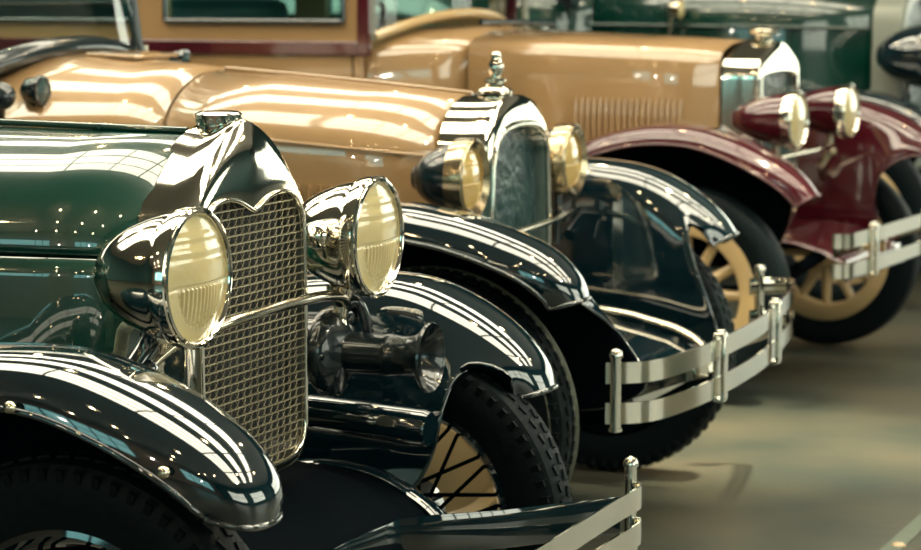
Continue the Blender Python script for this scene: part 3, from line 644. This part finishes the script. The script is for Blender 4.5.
b = MB(); b.lathe([(-.08, .002), (-.078, .02), (-.05, .042), (-.01, .05), (0, .05)], (-.85, -.54, 1.35), (1, 0, 0), 24); b.tube([(-.9, -.54, 1.31), (-.92, -.52, 1.20), (-.92, -.47, 1.16)], .012, 8)
lp = b.build('cowl_lamp', M['nickel'], car, smooth=50); b = MB(); b.lathe([(0, .046), (.01, .03), (.013, .001)], (-.85, -.54, 1.35), (1, 0, 0), 20); b.build('lens', M['lens'], lp, smooth=60)
side_lamp(car, (-1.36, -.62, 1.40), M['black'], .05, .09)
near4 = [(-.9, .5, -.9, .46), (-.7, .78, -.7, .46), (-.45, .93, -.45, .46), (-.2, .998, -.2, .46), (0, 1.005, 0, .46), (.137, .99, .14, .46), (.25, .962, .24, .5), (.36, .915, .30, .7), (.45, .85, .42, .8), (.49, .78, .48, .77)]
fender(car, M['black'], -1, .76, near4, sky=.55)
fender(car, M['black'], 1, .76, near4, sky=.55)
for s in (-1, 1):
    hl = headlamp(car, (.34, s * .47, 1.14), .15, .26, M['black'], M['black'], M['lens'], tipr=.04, rim_w=.04, flute=False)
    b = MB(); b.tube([(-.12, 0, -.13), (-.12, 0, -.24), (-.14, 0, -.34)], .02, 10); b.build('lamp_post', M['black'], hl, smooth=50)
b = MB()
for s in (-1, 1): b.box((-1.3, s * .40, .5), (3.4, .05, .1))
b.box((-1.0, 0, .5), (.08, .8, .08)); b.box((.12, 0, .5), (.08, .8, .08)); b.build('chassis_frame', M['under'], car, bevel=.006)
for s in (-1, 1): wheel(car, (.03, s * .76, .40), .40, .13, 'wood', M['cream'], M['cream'], tread=False)
b = MB(); b.tube([(.03, -.7, .4), (.03, -.3, .34), (.03, .3, .34), (.03, .7, .4)], .028, 10); b.build('front_axle', M['under'], car, smooth=50)

# =================================================================== the hall
X0, X1, Y0, Y1, H = -11., 9., -11., 15., 5.2
def struct(name, b, m, smooth=0, bevel=0.): return tag(b.build(name, m, smooth=smooth, bevel=bevel), kind='structure')
fm = mat('concrete_floor', (.028, .040, .036), .38, var=(1.3, (.082, .076, .054), 6), bump=(9, .12))
struct('floor', MB().box(((X0 + X1) / 2, (Y0 + Y1) / 2, -.05), (X1 - X0, Y1 - Y0, .1)), fm)
wn = mat('front_wall_plaster', (.30, .25, .21), .8, bump=(6, .1)); wm = mat('hall_wall_paint', (.02, .075, .08), .7, bump=(6, .1)); cm = mat('hall_ceiling_paint', (.36, .32, .28), .8, bump=(6, .1))
struct('wall_back', MB().box(((X0 + X1) / 2, Y1 + .1, H / 2), (X1 - X0, .2, H)), wm)
struct('wall_front', MB().box(((X0 + X1) / 2, Y0 - .1, H / 2), (X1 - X0, .2, H)), wn)
struct('wall_left', MB().box((X0 - .1, (Y0 + Y1) / 2, H / 2), (.2, Y1 - Y0, H)), wm)
struct('wall_right', MB().box((X1 + .1, (Y0 + Y1) / 2, H / 2), (.2, Y1 - Y0, H)), wm)
struct('ceiling', MB().box(((X0 + X1) / 2, (Y0 + Y1) / 2, H + .1), (X1 - X0, Y1 - Y0, .2)), cm)
tm = mat('floor_stripe_paint', (.10, .125, .10), .5, bump=(20, .2))
b = MB(); b.grid([[(.775, 1.5, .002), (.825, 1.495, .002)], [(.88, 3.0, .002), (.93, 2.995, .002)]]); struct('trim_1', b, tm)
b = MB(); b.lathe([(0, .019), (.004, .018), (.008, .012), (.010, .001)], (.852, 2.135, 0), (0, 0, 1), 20); tag(b.build('floor_blob', M['cream'], smooth=50), 'small pale stud on the floor beside the painted stripe', 'blob')  # low pale disc lying beside the stripe
def daylight(name, c, s):
    return mat(name, (.8, .8, .8), .5, emit=c, estr=s)
sky_m = daylight('skylight_daylight', (1., .92, .70), 8.5)
win_m = daylight('window_daylight', (.25, .80, .80), 2.0)
addwin_m = daylight('added_window_light', (.9, .95, .78), 3.6)  # for unseen windows added on the right and back walls
fr_m = mat('window_frame_steel', (.02, .03, .03), .5, bump=(10, .1))
def skylight(n, x0, x1, y0, y1, nx, ny):
    b = MB(); b.box(((x0 + x1) / 2, (y0 + y1) / 2, H - .02), (x1 - x0, y1 - y0, .02)); o = struct('window_%d' % n, b, sky_m)
    f = MB()
    for k in range(nx + 1): f.box((x0 + (x1 - x0) * k / nx, (y0 + y1) / 2, H - .09), (.05, y1 - y0 + .1, .12))
    for k in range(ny + 1): f.box(((x0 + x1) / 2, y0 + (y1 - y0) * k / ny, H - .09), (x1 - x0 + .1, 0.05 if 0 < k < ny else .09, .12))
    f.build('window_frame', fr_m, o, smooth=0)
skylight(1, -8, 7, -.35, 1.8, 7, 3)
skylight(2, -8, 7, 2.9, 4.1, 7, 1)
skylight(3, -8, 7, 5.3, 6.5, 7, 1)
def wallwin(n, axis, at, a0, a1, z0, z1, na, nz, m):
    b = MB(); f = MB(); s = 1 if at < 0 else -1
    for (bb, d, off) in ((b, .02, .02),):
        if axis == 'y': bb.box(((a0 + a1) / 2, at + s * off, (z0 + z1) / 2), (a1 - a0, d, z1 - z0))
        else: bb.box((at + s * off, (a0 + a1) / 2, (z0 + z1) / 2), (d, a1 - a0, z1 - z0))
    o = struct('window_%d' % n, b, m)
    for k in range(na + 1):
        q = a0 + (a1 - a0) * k / na
        f.box((q, at + s * .06, (z0 + z1) / 2) if axis == 'y' else (at + s * .06, q, (z0 + z1) / 2), (.09, .08, z1 - z0 + .09) if axis == 'y' else (.08, .09, z1 - z0 + .09))
    for k in range(nz + 1):
        q = z0 + (z1 - z0) * k / nz
        f.box(((a0 + a1) / 2, at + s * .06, q) if axis == 'y' else (at + s * .06, (a0 + a1) / 2, q), (a1 - a0 + .09, .08, .09) if axis == 'y' else (.08, a1 - a0 + .09, .09))
    f.build('window_frame', fr_m, o, smooth=0)
wallwin(4, 'y', Y0, -7, -1.5, 1.2, 3.6, 5, 2, win_m)
wallwin(5, 'y', Y0, 2.5, 7, 1.2, 3.6, 4, 2, win_m)
wallwin(6, 'x', X1, -6, 0, 1.0, 3.8, 6, 2, addwin_m)  # unseen, added so forward-facing chrome has something bright to reflect
wallwin(8, 'y', Y1, .5, 8, .4, 3.6, 8, 2, addwin_m)  # unseen, added to brighten the radiator shell fronts and bumpers
wallwin(7, 'x', X1, 3, 9, 1.0, 3.8, 6, 2, addwin_m)  # second added right-wall window, also there for reflections

# warm bulbs in pendant shades, spread over the hall
bulb_m = mat('bulb_glow', (1, .9, .7), .5, emit=(1., .72, .38), estr=170)
shade_m = mat('lamp_shade_enamel', (.015, .03, .03), .4, bump=(8, .05))
spots = [(x, y) for y in (-8.5, -6.2, -3.6) for x in (-6, -3.2, -.6, 2., 4.8)] + [(x, y) for y in (1.9, 6.1) for x in (-4, -1.2, 1.6, 4.4)]
protol = None
where = {-8.5: 'row by front wall', -6.2: 'middle row of front aisle', -3.6: 'front aisle row nearest cars', 1.9: 'row above first two cars', 6.1: 'row above rear cars'}
order = ['leftmost', 'second from left', 'middle', 'fourth from left', 'rightmost']; order4 = ['leftmost', 'second from left', 'third from left', 'rightmost']
for i, (x, y) in enumerate(spots):
    k = (i % 5) if i < 15 else (i - 15) % 4
    lab = 'dark pendant lamp, %s in %s' % ((order if i < 15 else order4)[k], where[y])
    if protol is None:
        r = empty('pendant_lamp', (0, 0, 0)); b = MB(); b.tube([(0, 0, 0), (0, 0, -.62)], .008, 6); b.lathe([(0, .05), (-.02, .05), (-.03, .01)], (0, 0, 0), (0, 0, 1), 16)
        p1 = b.build('cord', shade_m, r, smooth=40); b = MB(); b.lathe([(-.60, .03), (-.66, .05), (-.72, .12), (-.78, .19), (-.785, .185), (-.72, .11), (-.66, .045)], (0, 0, 0), (0, 0, 1), 24); p2 = b.build('lamp_shade', shade_m, r, smooth=50)
        b = MB(); b.lathe([(-.67, .001), (-.675, .025), (-.70, .05), (-.74, .068), (-.78, .068), (-.82, .045), (-.835, .001)], (0, 0, 0), (0, 0, 1), 16); p3 = b.build('bulb', bulb_m, r, smooth=60)
        protol = (r, (p1, p2, p3))
    else:
        r = protol[0].copy(); col.objects.link(r)
        for p in protol[1]: c = p.copy(); col.objects.link(c); c.parent = r
    r.location = (x, y, H); tag(r, lab, 'lamp', 'pendant lamps under the hall ceiling')
# spotlight for the pool on the aisle; the other spots are added fill
def spot(name, loc, to, energy, color, size=40, blend=.6, rad=.12):
    l = bpy.data.lights.new(name, 'SPOT'); l.energy = energy; l.color = color; l.spot_size = math.radians(size); l.spot_blend = blend; l.shadow_soft_size = rad
    o = bpy.data.objects.new(name, l); col.objects.link(o); o.location = loc
    o.rotation_euler = (Vector(to) - Vector(loc)).to_track_quat('-Z', 'Y').to_euler(); return o
spot('aisle_spotlight', (1.6, 3.3, 4.9), (.12, 3.4, 0), 4200, (1., .86, .56), 22, .9)
spot('added_lens_fill', (6.5, .6, 4.9), (.1, .6, .8), 260, (1., .9, .66), 34, .8)  # added lamp, brightens the headlight lenses
for x in (-6, -1.5, 3): spot('added_wall_fill', (x, -7.5, 5.0), (x - .3, Y0, 1.2), 60, (1., .86, .70), 100, .9, .1)  # added lamps, lift the front wall that the paint and chrome reflect
for x in (-5, 0, 5): spot('added_ceiling_fill', (x, Y0 + .4, 2.6), (x - .3, -4.5, H), 150, (1., .84, .68), 110, .9, .1)  # added lamps, light the ceiling for reflections in the chrome shells

w = bpy.data.worlds.new('World'); sc.world = w; w.use_nodes = True
w.node_tree.nodes['Background'].inputs[0].default_value = (.02, .06, .07, 1); w.node_tree.nodes['Background'].inputs[1].default_value = 1

# ------------------------------------------------------------------ camera
F = 2366.
cd = bpy.data.cameras.new('camera'); cam = bpy.data.objects.new('camera', cd); col.objects.link(cam); sc.camera = cam
cd.sensor_width = 36; cd.lens = F / 921 * 36; cd.clip_start = .05
cam.location = (1.80028, -3.92424, 1.43); cam.rotation_euler = (math.radians(90 - 6.8208), 0, math.radians(19.6))
cd.dof.use_dof = True; cd.dof.focus_distance = 4.15; cd.dof.aperture_fstop = 92.5 / 1000 / .016
sc.view_settings.view_transform = 'Standard'; sc.view_settings.look = 'None'; sc.view_settings.exposure = 0; sc.view_settings.gamma = 1
